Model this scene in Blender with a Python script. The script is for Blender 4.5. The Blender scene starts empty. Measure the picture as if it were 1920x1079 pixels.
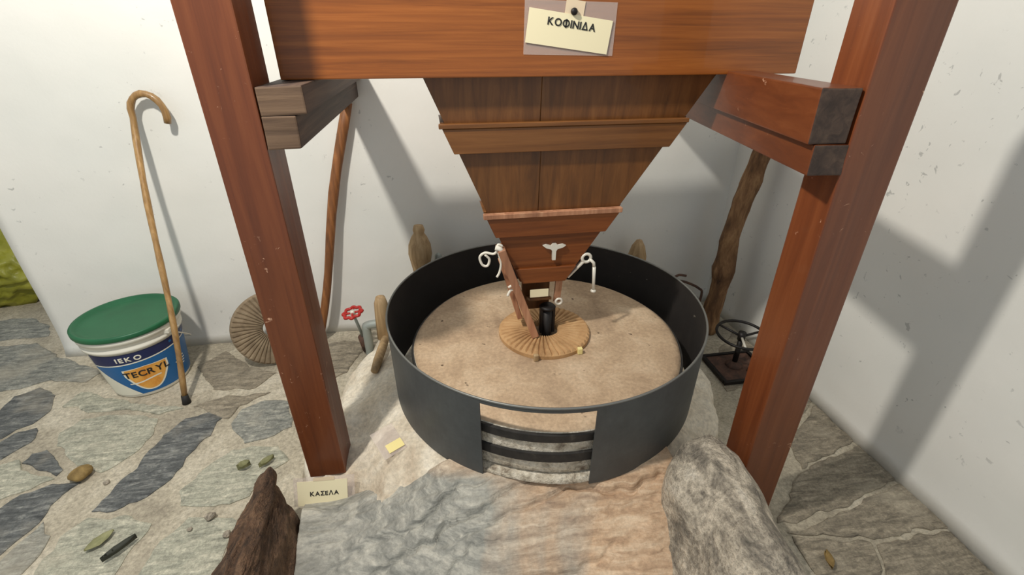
import bpy, bmesh, math, random
from mathutils import Vector, Matrix, noise, Euler

random.seed(7)
PI = math.pi
scene = bpy.context.scene
COL = scene.collection

# ---------------------------------------------------------------- camera
F_PX = 880.0
cam_data = bpy.data.cameras.new('camera')
cam_data.sensor_fit = 'HORIZONTAL'
cam_data.sensor_width = 36.0
cam_data.lens = 36.0 * F_PX / 1920.0
cam_data.clip_start = 0.02
cam = bpy.data.objects.new('camera', cam_data)
COL.objects.link(cam)
cam.location = (0, 0, 1.5)
cam.rotation_euler = (math.radians(90 - 28.2), 0, math.radians(-9.4))
scene.camera = cam

# ---------------------------------------------------------------- light
world = bpy.data.worlds.new('world')
scene.world = world
world.use_nodes = True
bg = world.node_tree.nodes['Background']
bg.inputs['Color'].default_value = (0.85, 0.935, 1.0, 1)
bg.inputs['Strength'].default_value = 0.42


def lamp(name, loc, power, color, radius):
    l = bpy.data.lights.new(name, 'POINT')
    l.energy = power
    l.color = color
    l.shadow_soft_size = radius
    o = bpy.data.objects.new(name, l)
    o.location = loc
    COL.objects.link(o)
    return o


lamp('ceiling_bulb', (-0.85, 0.72, 2.70), 145, (1.0, 0.95, 0.86), 0.06)

vs = scene.view_settings
vs.view_transform = 'Standard'
vs.look = 'None'
vs.gamma = 1.0
vs.use_curve_mapping = False
vs.exposure = 0.41


# ---------------------------------------------------------------- helpers
def mesh_obj(name, me, mat=None, parent=None, smooth=False):
    """link a mesh whose vertices are in world space as one object; local to its parent's location"""
    o = bpy.data.objects.new(name, me)
    COL.objects.link(o)
    if mat is not None:
        me.materials.append(mat)
    if smooth:
        for p in me.polygons:
            p.use_smooth = True
    if parent is not None:
        w = Vector((0, 0, 0))
        q = parent
        while q is not None:
            w += q.location
            q = q.parent
        o.parent = parent
        me.transform(Matrix.Translation(-w))
    return o


def bm_obj(name, bm, mat=None, parent=None, smooth=False):
    me = bpy.data.meshes.new(name)
    bmesh.ops.recalc_face_normals(bm, faces=bm.faces[:])
    bm.to_mesh(me)
    bm.free()
    return mesh_obj(name, me, mat, parent, smooth)


def tag(o, label=None, cat=None, group=None, kind=None):
    if label:
        o['label'] = label
    if cat:
        o['category'] = cat
    if group:
        o['group'] = group
    if kind:
        o['kind'] = kind
    return o


def thing(name, loc, label, cat, group=None):
    o = bpy.data.objects.new(name, None)
    o.empty_display_size = 0.05
    COL.objects.link(o)
    o.location = loc
    return tag(o, label, cat, group)


def origin_to(o, p):
    """put a single-mesh thing's origin at p (vertices are in world space)"""
    p = Vector(p)
    o.data.transform(Matrix.Translation(-p))
    o.location = p
    return o


def nz(p, s=1.0, o=0.0):
    return noise.noise(Vector((p[0] * s + o, p[1] * s + o * 1.7, p[2] * s - o)))


def fbm(p, s=1.0, octv=4, o=0.0):
    a, t = 1.0, 0.0
    for i in range(octv):
        t += a * nz(p, s, o + i * 7.3)
        a *= 0.5
        s *= 2.05
    return t


def hexa(bm, c):
    """8 corners: bottom 4 (ccw) then top 4"""
    v = [bm.verts.new(p) for p in c]
    for f in ((0, 3, 2, 1), (4, 5, 6, 7), (0, 1, 5, 4), (1, 2, 6, 5), (2, 3, 7, 6), (3, 0, 4, 7)):
        bm.faces.new([v[i] for i in f])
    return v


def box_c(x0, x1, y0, y1, z0, z1):
    return [(x0, y0, z0), (x1, y0, z0), (x1, y1, z0), (x0, y1, z0),
            (x0, y0, z1), (x1, y0, z1), (x1, y1, z1), (x0, y1, z1)]


def hexa_obj(name, corners, mat, parent=None, bevel=0.003, seg=2, cuts=0, rough=0.0, seed=0.0):
    bm = bmesh.new()
    hexa(bm, corners)
    if bevel:
        bmesh.ops.bevel(bm, geom=bm.edges[:], offset=bevel, segments=seg, profile=0.6, affect='EDGES')
    if cuts:
        bmesh.ops.subdivide_edges(bm, edges=[e for e in bm.edges if e.calc_length() > 0.05], cuts=cuts, use_grid_fill=True)
        for v in bm.verts:
            p = v.co
            v.co = p + Vector((nz(p, 9, seed), nz(p, 9, seed + 5), nz(p, 9, seed + 9))) * rough
    return bm_obj(name, bm, mat, parent)


def tube(bm, pts, radii, seg=12, cap=True, squash=None):
    rings = []
    n = len(pts)
    pts = [Vector(p) for p in pts]
    if not hasattr(radii, '__len__'):
        radii = [radii] * n
    t0 = (pts[1] - pts[0]).normalized()
    ref = Vector((0, 0, 1)) if abs(t0.z) < 0.9 else Vector((1, 0, 0))
    side = t0.cross(ref).normalized()
    for i, p in enumerate(pts):
        if i == 0:
            t = pts[1] - pts[0]
        elif i == n - 1:
            t = pts[-1] - pts[-2]
        else:
            t = (pts[i + 1] - pts[i]).normalized() + (pts[i] - pts[i - 1]).normalized()
        t.normalize()
        side = (side - t * side.dot(t)).normalized()
        up = t.cross(side)
        rings.append([bm.verts.new(p + (side * math.cos(a) + up * math.sin(a)) * radii[i])
                      for a in [2 * PI * k / seg for k in range(seg)]])
    for a, b in zip(rings, rings[1:]):
        for k in range(seg):
            bm.faces.new((a[k], a[(k + 1) % seg], b[(k + 1) % seg], b[k]))
    if cap:
        bm.faces.new(list(reversed(rings[0])))
        bm.faces.new(rings[-1])


def spline(pts, n=5):
    P = [Vector(p) for p in pts]
    P = [P[0] * 2 - P[1]] + P + [P[-1] * 2 - P[-2]]
    out = []
    for i in range(1, len(P) - 2):
        a, b, c, d = P[i - 1:i + 3]
        for k in range(n):
            t = k / n
            out.append(0.5 * ((2 * b) + (c - a) * t + (2 * a - 5 * b + 4 * c - d) * t * t + (3 * b - a - 3 * c + d) * t ** 3))
    out.append(P[-2])
    return out


def tube_obj(name, pts, radii, mat, parent=None, seg=12, smooth=True):
    if not hasattr(radii, '__len__') and len(pts) > 3:
        pts = spline(pts)
    bm = bmesh.new()
    tube(bm, pts, radii, seg)
    return bm_obj(name, bm, mat, parent, smooth)


def torus_pts(c, r, n, u, v):
    return [Vector(c) + (Vector(u) * math.cos(2 * PI * k / n) + Vector(v) * math.sin(2 * PI * k / n)) * r for k in range(n)]


def closed_tube(bm, pts, rad, seg=8):
    n = len(pts)
    rings = []
    c = sum(pts, Vector()) / n
    for i in range(n):
        t = (pts[(i + 1) % n] - pts[i - 1]).normalized()
        out = (pts[i] - c)
        out = (out - t * out.dot(t)).normalized()
        up = t.cross(out)
        rr = rad[i] if hasattr(rad, '__len__') else rad
        rings.append([bm.verts.new(pts[i] + (out * math.cos(a) + up * math.sin(a)) * rr)
                      for a in [2 * PI * k / seg for k in range(seg)]])
    for i in range(n):
        a, b = rings[i], rings[(i + 1) % n]
        for k in range(seg):
            bm.faces.new((a[k], a[(k + 1) % seg], b[(k + 1) % seg], b[k]))


def lathe(bm, c, prof, seg=48, close=False, wob=0.0, a0=0.0, a1=2 * PI):
    """prof: list of (r, z)"""
    full = abs(a1 - a0 - 2 * PI) < 1e-6
    m = seg if full else seg + 1
    rings = []
    for r, z in prof:
        if r < 1e-6:
            rings.append([bm.verts.new((c[0], c[1], c[2] + z))])
            continue
        ring = []
        for k in range(m):
            a = a0 + (a1 - a0) * k / seg
            rr = r * (1 + wob * nz((math.cos(a) * 2, math.sin(a) * 2, z * 6), 1.0, 3.1))
            ring.append(bm.verts.new((c[0] + rr * math.cos(a), c[1] + rr * math.sin(a), c[2] + z)))
        rings.append(ring)
    pairs = list(zip(rings, rings[1:]))
    if close:
        pairs.append((rings[-1], rings[0]))
    for A, B in pairs:
        for k in range(seg):
            k2 = (k + 1) % m
            if len(A) == 1 and len(B) == 1:
                continue
            if len(A) == 1:
                bm.faces.new((A[0], B[k2], B[k]))
            elif len(B) == 1:
                bm.faces.new((A[k], A[k2], B[0]))
            else:
                bm.faces.new((A[k], A[k2], B[k2], B[k]))


def rock_obj(name, poly, zfun, mat, parent=None):
    pass


def glyph_mesh(ch, size, bold):
    cu = bpy.data.curves.new('glyph', 'FONT')
    cu.body = ch
    cu.size = size
    cu.extrude = 0.0004
    cu.bevel_depth = bold
    cu.bevel_resolution = 0
    cu.resolution_u = 6
    t = bpy.data.objects.new('glyph', cu)
    COL.objects.link(t)
    dg = bpy.context.evaluated_depsgraph_get()
    me = bpy.data.meshes.new_from_object(t.evaluated_get(dg))
    bpy.data.objects.remove(t)
    bpy.data.curves.remove(cu)
    return me


def text_obj(name, body, size, mat, parent, M, bold=0.0, spacing=1.0):
    """lettering set glyph by glyph; a capital phi is drawn as a ring with a stem"""
    bm = bmesh.new()
    x = 0.0
    gap = 0.085 * size * spacing
    for ch in body:
        if ch == ' ':
            x += 0.12 * size
            continue
        parts = [glyph_mesh('O', size, bold), glyph_mesh('I', size * 1.14, bold)] if ch == 'Φ' else [glyph_mesh(ch, size, bold)]
        x0 = min(v.co.x for v in parts[0].vertices)
        x1 = max(v.co.x for v in parts[0].vertices)
        for k, me in enumerate(parts):
            if k == 0:
                off = Vector((x - x0, 0, 0))
            else:
                c = (min(v.co.x for v in me.vertices) + max(v.co.x for v in me.vertices)) / 2
                off = Vector((x + (x1 - x0) / 2 - c, -0.05 * size, 0))
            me.transform(Matrix.Translation(off))
            bm.from_mesh(me)
            bpy.data.meshes.remove(me)
        x += x1 - x0 + gap
    bm.transform(M @ Matrix.Translation((-(x - gap) / 2, -0.35 * size, 0)))
    me = bpy.data.meshes.new(name)
    bm.to_mesh(me)
    bm.free()
    return mesh_obj(name, me, mat, parent)


# ---------------------------------------------------------------- materials
def srgb(r, g, b):
    def f(c):
        c /= 255.0
        return c / 12.92 if c <= 0.04045 else ((c + 0.055) / 1.055) ** 2.4
    return (f(r), f(g), f(b), 1.0)


class NT:
    def __init__(self, name):
        self.m = bpy.data.materials.new(name)
        self.m.use_nodes = True
        self.t = self.m.node_tree
        self.b = self.t.nodes['Principled BSDF']
        self.tc = self.t.nodes.new('ShaderNodeTexCoord')

    def node(self, kind, **kw):
        n = self.t.nodes.new(kind)
        for k, v in kw.items():
            setattr(n, k, v)
        return n

    def link(self, a, b):
        self.t.links.new(a, b)

    def mapping(self, scale=(1, 1, 1), rot=(0, 0, 0), coord='Object'):
        m = self.node('ShaderNodeMapping')
        m.inputs['Scale'].default_value = scale
        m.inputs['Rotation'].default_value = rot
        self.link(self.tc.outputs[coord], m.inputs['Vector'])
        return m.outputs['Vector']

    def noise(self, vec, scale, detail=5, rough=0.6, dist=0.0):
        n = self.node('ShaderNodeTexNoise')
        n.inputs['Scale'].default_value = scale
        n.inputs['Detail'].default_value = detail
        n.inputs['Roughness'].default_value = rough
        n.inputs['Distortion'].default_value = dist
        self.link(vec, n.inputs['Vector'])
        return n.outputs['Fac']

    def ramp(self, fac, stops):
        r = self.node('ShaderNodeValToRGB')
        el = r.color_ramp.elements
        while len(el) < len(stops):
            el.new(0.5)
        for e, (p, c) in zip(el, stops):
            e.position = p
            e.color = c if hasattr(c, '__len__') else (c, c, c, 1)
        self.link(fac, r.inputs['Fac'])
        return r.outputs['Color']

    def mix(self, fac, a, b, mode='MIX'):
        n = self.node('ShaderNodeMix', data_type='RGBA', blend_type=mode)
        for s, v in ((n.inputs['Factor'], fac), (n.inputs['A'], a), (n.inputs['B'], b)):
            if s.name == 'Factor' or True:
                pass
        ins = [i for i in n.inputs if i.enabled]
        for s, v in zip(ins, (fac, a, b)):
            if hasattr(v, 'links') or hasattr(v, 'is_linked'):
                self.link(v, s)
            else:
                s.default_value = v
        return [o for o in n.outputs if o.enabled][0]

    def bump(self, h, strength=0.3, dist=0.01, normal=None):
        b = self.node('ShaderNodeBump')
        b.inputs['Strength'].default_value = strength
        b.inputs['Distance'].default_value = dist
        self.link(h, b.inputs['Height'])
        if normal is not None:
            self.link(normal, b.inputs['Normal'])
        return b.outputs['Normal']

    def out(self, color=None, rough=None, normal=None, metal=None, spec=None, coat=None):
        b = self.b
        for key, v in (('Base Color', color), ('Roughness', rough), ('Normal', normal), ('Metallic', metal),
                       ('Specular IOR Level', spec), ('Coat Weight', coat)):
            if v is None:
                continue
            if hasattr(v, 'is_linked'):
                self.link(v, b.inputs[key])
            else:
                b.inputs[key].default_value = v
        return self.m


def mat_wood(name, c_dark, c_mid, c_light, axis, rough=0.4, coat=0.0, fine=1.0, scuff=None, bump=0.15, var=0.26):
    n = NT(name)
    lo, hi = 1.2, 26.0 * fine
    sc = [hi, hi, hi]
    sc['xyz'.index(axis)] = lo
    v = n.mapping(tuple(sc))
    g = n.noise(v, 1.6, 6, 0.62, 0.6)
    sc2 = [5.0, 5.0, 5.0]
    sc2['xyz'.index(axis)] = 0.7
    v2 = n.mapping(tuple(sc2))
    g2 = n.noise(v2, 1.0, 3, 0.5, 0.3)
    c = n.ramp(g, [(0.28, c_dark), (0.5, c_mid), (0.72, c_light)])
    c2 = n.ramp(g2, [(0.3, 1 - var), (0.7, 1 + var * 0.7)])
    col = n.mix(1.0, c, c2, 'MULTIPLY')
    if scuff is not None:
        s = n.noise(n.mapping((1, 1, 1)), 38, 4, 0.7, 1.0)
        s2 = n.noise(n.mapping((1, 1, 1)), 6, 2, 0.5)
        m = n.mix(1.0, n.ramp(s, [(0.66, 0.0), (0.70, 1.0)]), n.ramp(s2, [(0.47, 0.0), (0.58, 1.0)]), 'MULTIPLY')
        col = n.mix(m, col, scuff)
    return n.out(col, rough, n.bump(g, bump, 0.004), coat=coat)


def mat_noise(name, stops, scale=8, rough=0.8, bump=0.4, bdist=0.01, stretch=(1, 1, 1), rot=(0, 0, 0), detail=7,
              fine=None, fc=0.36, metal=0.0, spec=None, speck=None):
    n = NT(name)
    v = n.mapping(stretch, rot)
    g = n.noise(v, scale, detail, 0.65, 0.4)
    col = n.ramp(g, stops)
    h = g
    if fine:
        g2 = n.noise(n.mapping(), fine, 4, 0.7)
        col = n.mix(1.0, col, n.ramp(g2, [(0.32, 1 - fc), (0.68, 1 + fc)]), 'MULTIPLY')
        h = n.mix(0.5, g, g2)
    if speck:
        sc, thr, sccol = speck
        g3 = n.noise(n.mapping(), sc, 2, 0.5)
        col = n.mix(n.ramp(g3, [(thr, 0.0), (thr + 0.04, 1.0)]), col, sccol)
    return n.out(col, rough, n.bump(h, bump, bdist), metal, spec)


def mat_plain(name, c, rough=0.5, metal=0.0, spec=None, coat=None):
    n = NT(name)
    return n.out(c, rough, None, metal, spec, coat)


MT = {}
# red-brown painted / varnished timber, grain along one axis
for ax in 'xyz':
    MT['post_' + ax] = mat_wood('varnished_timber_' + ax, srgb(94, 46, 21), srgb(110, 56, 26), srgb(122, 66, 33), ax, 0.42, 0.12, var=0.16,
                                scuff=srgb(205, 160, 130), bump=0.1)
MT['board'] = mat_wood('varnished_board', srgb(112, 58, 14), srgb(142, 78, 24), srgb(162, 94, 36), 'x', 0.38, 0.2, fine=1.5, bump=0.12)
MT['panel'] = mat_wood('hopper_panel_wood', srgb(84, 50, 20), srgb(106, 65, 27), srgb(124, 80, 38), 'z', 0.45, 0.1, fine=0.9)
MT['rail'] = mat_wood('hopper_rail_wood', srgb(100, 60, 24), srgb(124, 77, 33), srgb(142, 92, 45), 'x', 0.45, 0.1)
MT['plate'] = mat_wood('hopper_throat_wood', srgb(98, 50, 17), srgb(122, 65, 25), srgb(140, 80, 35), 'x', 0.45)
MT['oldbeam'] = mat_wood('weathered_timber', srgb(52, 38, 31), srgb(76, 57, 47), srgb(102, 80, 64), 'y', 0.7, bump=0.35)
MT['endgrain'] = mat_wood('weathered_end_grain', srgb(76, 56, 42), srgb(106, 82, 62), srgb(130, 104, 80), 'x', 0.75, bump=0.4)
MT['shoe'] = mat_wood('raw_pink_wood', srgb(140, 92, 66), srgb(176, 124, 92), srgb(202, 154, 120), 'z', 0.65)
MT['peg'] = mat_wood('pale_turned_wood', srgb(140, 112, 78), srgb(176, 146, 106), srgb(200, 172, 132), 'z', 0.7)
MT['cane'] = mat_wood('cane_wood', srgb(120, 88, 48), srgb(158, 122, 74), srgb(186, 150, 98), 'z', 0.4, 0.3)
MT['stick'] = mat_wood('stick_wood', srgb(92, 56, 28), srgb(134, 84, 44), srgb(170, 112, 62), 'z', 0.6, bump=0.3)
MT['branch'] = mat_noise('rough_branch_bark', [(0.3, srgb(56, 38, 24)), (0.47, srgb(118, 84, 54)), (0.62, srgb(166, 128, 88))], 16, 0.85,
                         0.8, 0.02, (1, 1, 0.25))
MT['wall'] = None


def build_wall_mat():
    n = NT('white_plaster')
    v = n.mapping()
    a = n.noise(v, 1.3, 3, 0.5)
    b = n.noise(v, 9, 5, 0.55)
    c = n.noise(v, 55, 3, 0.6)
    col = n.ramp(a, [(0.3, srgb(222, 222, 216)), (0.7, srgb(236, 233, 226))])
    # small chips and stains, sparse
    s = n.noise(v, 30, 3, 0.6, 0.6)
    s2 = n.noise(v, 2.2, 2, 0.5)
    m = n.mix(1.0, n.ramp(s, [(0.66, 0.0), (0.70, 0.8)]), n.ramp(s2, [(0.46, 0.0), (0.6, 1.0)]), 'MULTIPLY')
    col = n.mix(m, col, srgb(176, 176, 172))
    h = n.mix(0.35, b, c)
    return n.out(col, 0.75, n.bump(a, 0.35, 0.06, n.bump(h, 0.22, 0.008)))


MT['wall'] = build_wall_mat()


def build_mortar_mat():
    n = NT('floor_mortar')
    v = n.mapping()
    a = n.noise(v, 3.2, 6, 0.62, 0.5)
    b = n.noise(v, 62, 6, 0.82)
    col = n.ramp(a, [(0.3, srgb(148, 139, 122)), (0.5, srgb(180, 170, 150)), (0.68, srgb(206, 197, 178))])
    col = n.mix(1.0, col, n.ramp(b, [(0.34, 0.6), (0.5, 0.98), (0.66, 1.35)]), 'MULTIPLY')
    return n.out(col, 0.85, n.bump(n.mix(0.5, a, b), 0.6, 0.012))


MT['mortar'] = build_mortar_mat()


def flag_mat(name, dark, mid, light, rz, scale=5.0):
    n = NT(name)
    v = n.mapping((1.0, 4.5, 1.0), (0, 0, rz))
    a = n.noise(v, scale * 2.2, 8, 0.72, 0.8)
    b = n.noise(n.mapping(), 75, 6, 0.85)
    w = n.noise(n.mapping(), 3, 3, 0.6)
    col = n.ramp(a, [(0.32, dark), (0.5, mid), (0.66, light)])
    col = n.mix(1.0, col, n.ramp(b, [(0.34, 0.62), (0.5, 0.98), (0.66, 1.42)]), 'MULTIPLY')
    col = n.mix(n.ramp(w, [(0.54, 0.0), (0.7, 0.45)]), col, srgb(190, 180, 160))
    return n.out(col, 0.72, n.bump(n.mix(0.4, a, b), 0.7, 0.012))


MT['flag_dark'] = flag_mat('slate_flag_dark', srgb(62, 64, 65), srgb(98, 100, 99), srgb(146, 146, 140), -0.7)
MT['flag_grey'] = flag_mat('slate_flag_grey', srgb(96, 98, 94), srgb(138, 138, 130), srgb(178, 175, 162), -0.5)
MT['flag_pale'] = flag_mat('slate_flag_pale', srgb(136, 136, 122), srgb(172, 170, 152), srgb(204, 198, 178), -0.4)
MT['flag_tan'] = flag_mat('slate_flag_tan', srgb(104, 96, 84), srgb(142, 132, 114), srgb(172, 160, 140), 0.5)


def build_slab_mat():
    n = NT('layered_slate_slab')
    v = n.mapping((1.0, 2.6, 16.0), (0, 0, 0.22))
    a = n.noise(v, 5, 10, 0.70, 0.15)
    z = n.noise(n.mapping(), 2.6, 4, 0.55, 0.5)
    grey = n.ramp(a, [(0.3, srgb(112, 112, 106)), (0.48, srgb(152, 150, 141)), (0.66, srgb(192, 187, 174))])
    pink = n.ramp(a, [(0.3, srgb(146, 116, 92)), (0.48, srgb(192, 160, 129)), (0.66, srgb(222, 196, 166))])
    # iron-stained zone toward the stone's right and front, with a broken edge
    sx = n.node('ShaderNodeSeparateXYZ')
    n.link(n.tc.outputs['Object'], sx.inputs[0])
    g = n.node('ShaderNodeMath', operation='MULTIPLY_ADD')
    n.link(sx.outputs['X'], g.inputs[0])
    g.inputs[1].default_value = 0.75
    n.link(z, g.inputs[2])
    m = n.ramp(g.outputs[0], [(0.44, 0.0), (0.66, 1.0)])
    col = n.mix(m, grey, pink)
    b = n.noise(n.mapping(), 70, 4, 0.7)
    col = n.mix(1.0, col, n.ramp(b, [(0.3, 0.8), (0.7, 1.15)]), 'MULTIPLY')
    return n.out(col, 0.8, n.bump(n.mix(0.5, a, b), 0.6, 0.010))


MT['slab'] = build_slab_mat()
MT['rock_brown'] = mat_noise('brown_slate_stone', [(0.3, srgb(54, 38, 26)), (0.5, srgb(96, 70, 50)), (0.72, srgb(136, 106, 80))],
                             9, 0.85, 1.0, 0.04, (4.5, 1.2, 0.9), (0.2, 0.1, 0.3), fine=60)
MT['rock_grey'] = mat_noise('grey_speckled_stone', [(0.3, srgb(84, 80, 74)), (0.43, srgb(152, 142, 127)), (0.54, srgb(204, 191, 171)),
                                                    (0.75, srgb(224, 214, 197))], 9, 0.85, 1.0, 0.035, (1.8, 0.8, 1.0), (0.3, 0.5, 0.2), fine=75)
MT['plaster_bed'] = mat_noise('whitewashed_mortar', [(0.25, srgb(168, 146, 122)), (0.42, srgb(204, 190, 168)), (0.62, srgb(226, 217, 200))],
                              4.5, 0.85, 0.5, 0.012, fine=60, fc=0.2)
MT['mill'] = mat_noise('millstone_top', [(0.25, srgb(140, 116, 92)), (0.5, srgb(182, 156, 127)), (0.75, srgb(206, 183, 155))],
                       5, 0.85, 0.35, 0.006, fine=80, fc=0.17, speck=(26, 0.72, srgb(96, 76, 58)))
MT['mill_side'] = mat_noise('millstone_side', [(0.3, srgb(120, 104, 88)), (0.42, srgb(192, 180, 160)), (0.6, srgb(226, 216, 198))],
                            24, 0.9, 1.0, 0.02, fine=80, fc=0.25)
MT['iron_band'] = mat_noise('black_iron_band', [(0.3, srgb(22, 20, 18)), (0.6, srgb(46, 42, 38)), (0.8, srgb(92, 84, 74))], 22, 0.7, 0.5, 0.005)
MT['sheet'] = mat_noise('dark_sheet_metal', [(0.3, srgb(72, 74, 75)), (0.5, srgb(81, 84, 85)), (0.75, srgb(92, 96, 97))], 3, 0.5, 0.05, 0.003,
                        metal=0.35, fine=30, fc=0.08)
MT['sheet_in'] = mat_noise('dark_sheet_inside', [(0.3, srgb(30, 26, 24)), (0.6, srgb(40, 35, 32)), (0.8, srgb(52, 46, 42))], 5, 0.75, 0.1, 0.003,
                           speck=(24, 0.74, srgb(150, 142, 130)))  # inner faces of the hoop, coloured darker than the outer sheet
MT['sheet_edge'] = mat_plain('worn_sheet_edge', srgb(120, 120, 116), 0.45, 0.5)
MT['ring'] = mat_noise('tan_grooved_ring', [(0.3, srgb(150, 112, 72)), (0.55, srgb(188, 148, 102)), (0.8, srgb(208, 172, 126))], 14, 0.8, 0.3, 0.005)
MT['ring_dull'] = mat_noise('dull_grooved_ring', [(0.3, srgb(104, 88, 68)), (0.55, srgb(140, 122, 98)), (0.8, srgb(164, 146, 120))], 14, 0.85, 0.3, 0.005)
MT['black'] = mat_plain('black_iron', srgb(34, 30, 28), 0.5, 0.4)
MT['rust'] = mat_noise('rusted_iron', [(0.3, srgb(52, 38, 32)), (0.6, srgb(92, 64, 50)), (0.8, srgb(124, 84, 62))], 30, 0.75, 0.4, 0.004)
MT['steel'] = mat_plain('bright_steel', srgb(222, 216, 202), 0.4, 0.15)
MT['white_cloth'] = mat_plain('white_cord', srgb(226, 220, 206), 0.85)
MT['red'] = mat_plain('red_enamel', srgb(178, 40, 34), 0.35)
MT['valve_grey'] = mat_plain('grey_galvanised', srgb(158, 164, 158), 0.5, 0.3)
MT['bucket_white'] = mat_plain('white_plastic', srgb(226, 222, 208), 0.4)
MT['lid_green'] = mat_noise('green_plastic', [(0.3, srgb(20, 82, 50)), (0.7, srgb(28, 100, 62))], 6, 0.45, 0.03, 0.002)
MT['label_blue'] = mat_plain('blue_print', srgb(24, 98, 158), 0.4)
MT['label_navy'] = mat_plain('navy_print', srgb(28, 38, 84), 0.4)
MT['label_gold'] = mat_noise('gold_print', [(0.35, srgb(214, 132, 40)), (0.6, srgb(238, 176, 84))], 12, 0.4, 0.0)
MT['label_pale'] = mat_plain('pale_print', srgb(236, 232, 214), 0.45)
MT['ink'] = mat_plain('dark_ink', srgb(30, 28, 26), 0.6)
MT['card'] = mat_plain('cream_card', srgb(240, 228, 190), 0.7)
MT['note'] = mat_plain('yellow_paper', srgb(238, 220, 150), 0.7)
MT['tape'] = mat_plain('off_white_tape', srgb(226, 204, 172), 0.6)
MT['rubber'] = mat_plain('black_rubber', srgb(28, 26, 26), 0.7)
MT['leaf_brown'] = mat_noise('dry_leaf', [(0.3, srgb(104, 82, 44)), (0.7, srgb(158, 132, 80))], 30, 0.8, 0.3)
MT['leaf_green'] = mat_noise('dull_green_leaf', [(0.3, srgb(112, 112, 76)), (0.7, srgb(156, 154, 112))], 30, 0.75, 0.3)
MT['bag'] = mat_noise('yellow_green_plastic', [(0.3, srgb(104, 106, 30)), (0.55, srgb(150, 148, 48)), (0.75, srgb(184, 180, 86))], 3.5, 0.4, 0.6, 0.03)


def build_clear():
    n = NT('clear_plastic_sleeve')
    t = n.node('ShaderNodeBsdfTransparent')
    g = n.node('ShaderNodeBsdfPrincipled')
    g.inputs['Base Color'].default_value = srgb(226, 210, 200)
    g.inputs['Roughness'].default_value = 0.25
    mx = n.node('ShaderNodeMixShader')
    mx.inputs[0].default_value = 0.26
    n.link(t.outputs[0], mx.inputs[1])
    n.link(g.outputs[0], mx.inputs[2])
    n.link(mx.outputs[0], n.t.nodes['Material Output'].inputs['Surface'])
    return n.m


MT['clear'] = build_clear()

# ================================================================ the setting
def sheet_wall(name, x0, x1, y0, y1, z0, z1, mat, ax, amp=0.006, n=40):
    """a thick plastered wall; its room-side face is gently uneven. ax: 'y' = face at y0, 'x' = face at x0"""
    bm = bmesh.new()
    nu, nv = n, max(8, int(n * 0.6))
    front, back = [], []
    for i in range(nu + 1):
        fr, bk = [], []
        for j in range(nv + 1):
            t, s = i / nu, j / nv
            z = z0 + (z1 - z0) * s
            if ax == 'y':
                x = x0 + (x1 - x0) * t
                d = amp * fbm((x, 0, z), 1.6, 3, 2.0) - 0.03 * math.exp(-z / 0.05) * (0.6 + 0.5 * nz((x, 0, 0), 6, 4))
                fr.append(bm.verts.new((x, y0 + d, z)))
            else:
                y = y0 + (y1 - y0) * t
                d = amp * fbm((0, y, z), 1.6, 3, 5.0) - 0.02 * math.exp(-z / 0.04) * (0.6 + 0.5 * nz((0, y, 0), 6, 8))
                fr.append(bm.verts.new((x0 + d, y, z)))
        front.append(fr)
    for i in range(nu):
        for j in range(nv):
            bm.faces.new((front[i][j], front[i + 1][j], front[i + 1][j + 1], front[i][j + 1]))
    off = Vector((0, y1 - y0, 0)) if ax == 'y' else Vector((x1 - x0, 0, 0))
    loop = [front[i][0] for i in range(nu + 1)] + [front[nu][j] for j in range(1, nv + 1)] + \
           [front[i][nv] for i in range(nu - 1, -1, -1)] + [front[0][j] for j in range(nv - 1, 0, -1)]
    bl = [bm.verts.new(v.co + off) for v in loop]
    for k in range(len(loop)):
        k2 = (k + 1) % len(loop)
        bm.faces.new((loop[k], bl[k], bl[k2], loop[k2]))
    bm.faces.new(bl)
    o = bm_obj(name, bm, mat, None, True)
    tag(o, kind='structure')
    return o


wall_back = sheet_wall('wall_back', -2.0, 1.74, 2.40, 2.62, 0.0, 2.7, MT['wall'], 'y', n=90)
wall_back['label'] = 'white plastered wall behind the mill'
wall_right = sheet_wall('wall_right', 1.66, 1.85, -1.0, 2.46, 0.0, 2.7, MT['wall'], 'x', n=70)
wall_right['label'] = 'white plastered wall at the right of the mill'
wall_far = sheet_wall('wall_far', -4.2, -1.6, 3.75, 3.9, 0.0, 2.7,
                      mat_noise('far_rubble_plaster', [(0.3, srgb(104, 102, 94)), (0.6, srgb(150, 146, 136))], 5, 0.9, 0.5), 'y', n=24)
wall_far['label'] = 'dim grey wall beyond the opening at the left'

bm = bmesh.new()
hexa(bm, box_c(-4.35, -4.2, -1.0, 3.9, 0.0, 2.7))
wall_left = bm_obj('wall_left', bm, MT['wall'])
tag(wall_left, 'white plastered wall far off at the left', kind='structure')

bm = bmesh.new()
hexa(bm, box_c(-4.35, 1.85, -1.0, 3.9, -0.12, 0.0))
floor = bm_obj('floor', bm, MT['mortar'])
tag(floor, 'mortared floor set with irregular slate flagstones', kind='structure')

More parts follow.
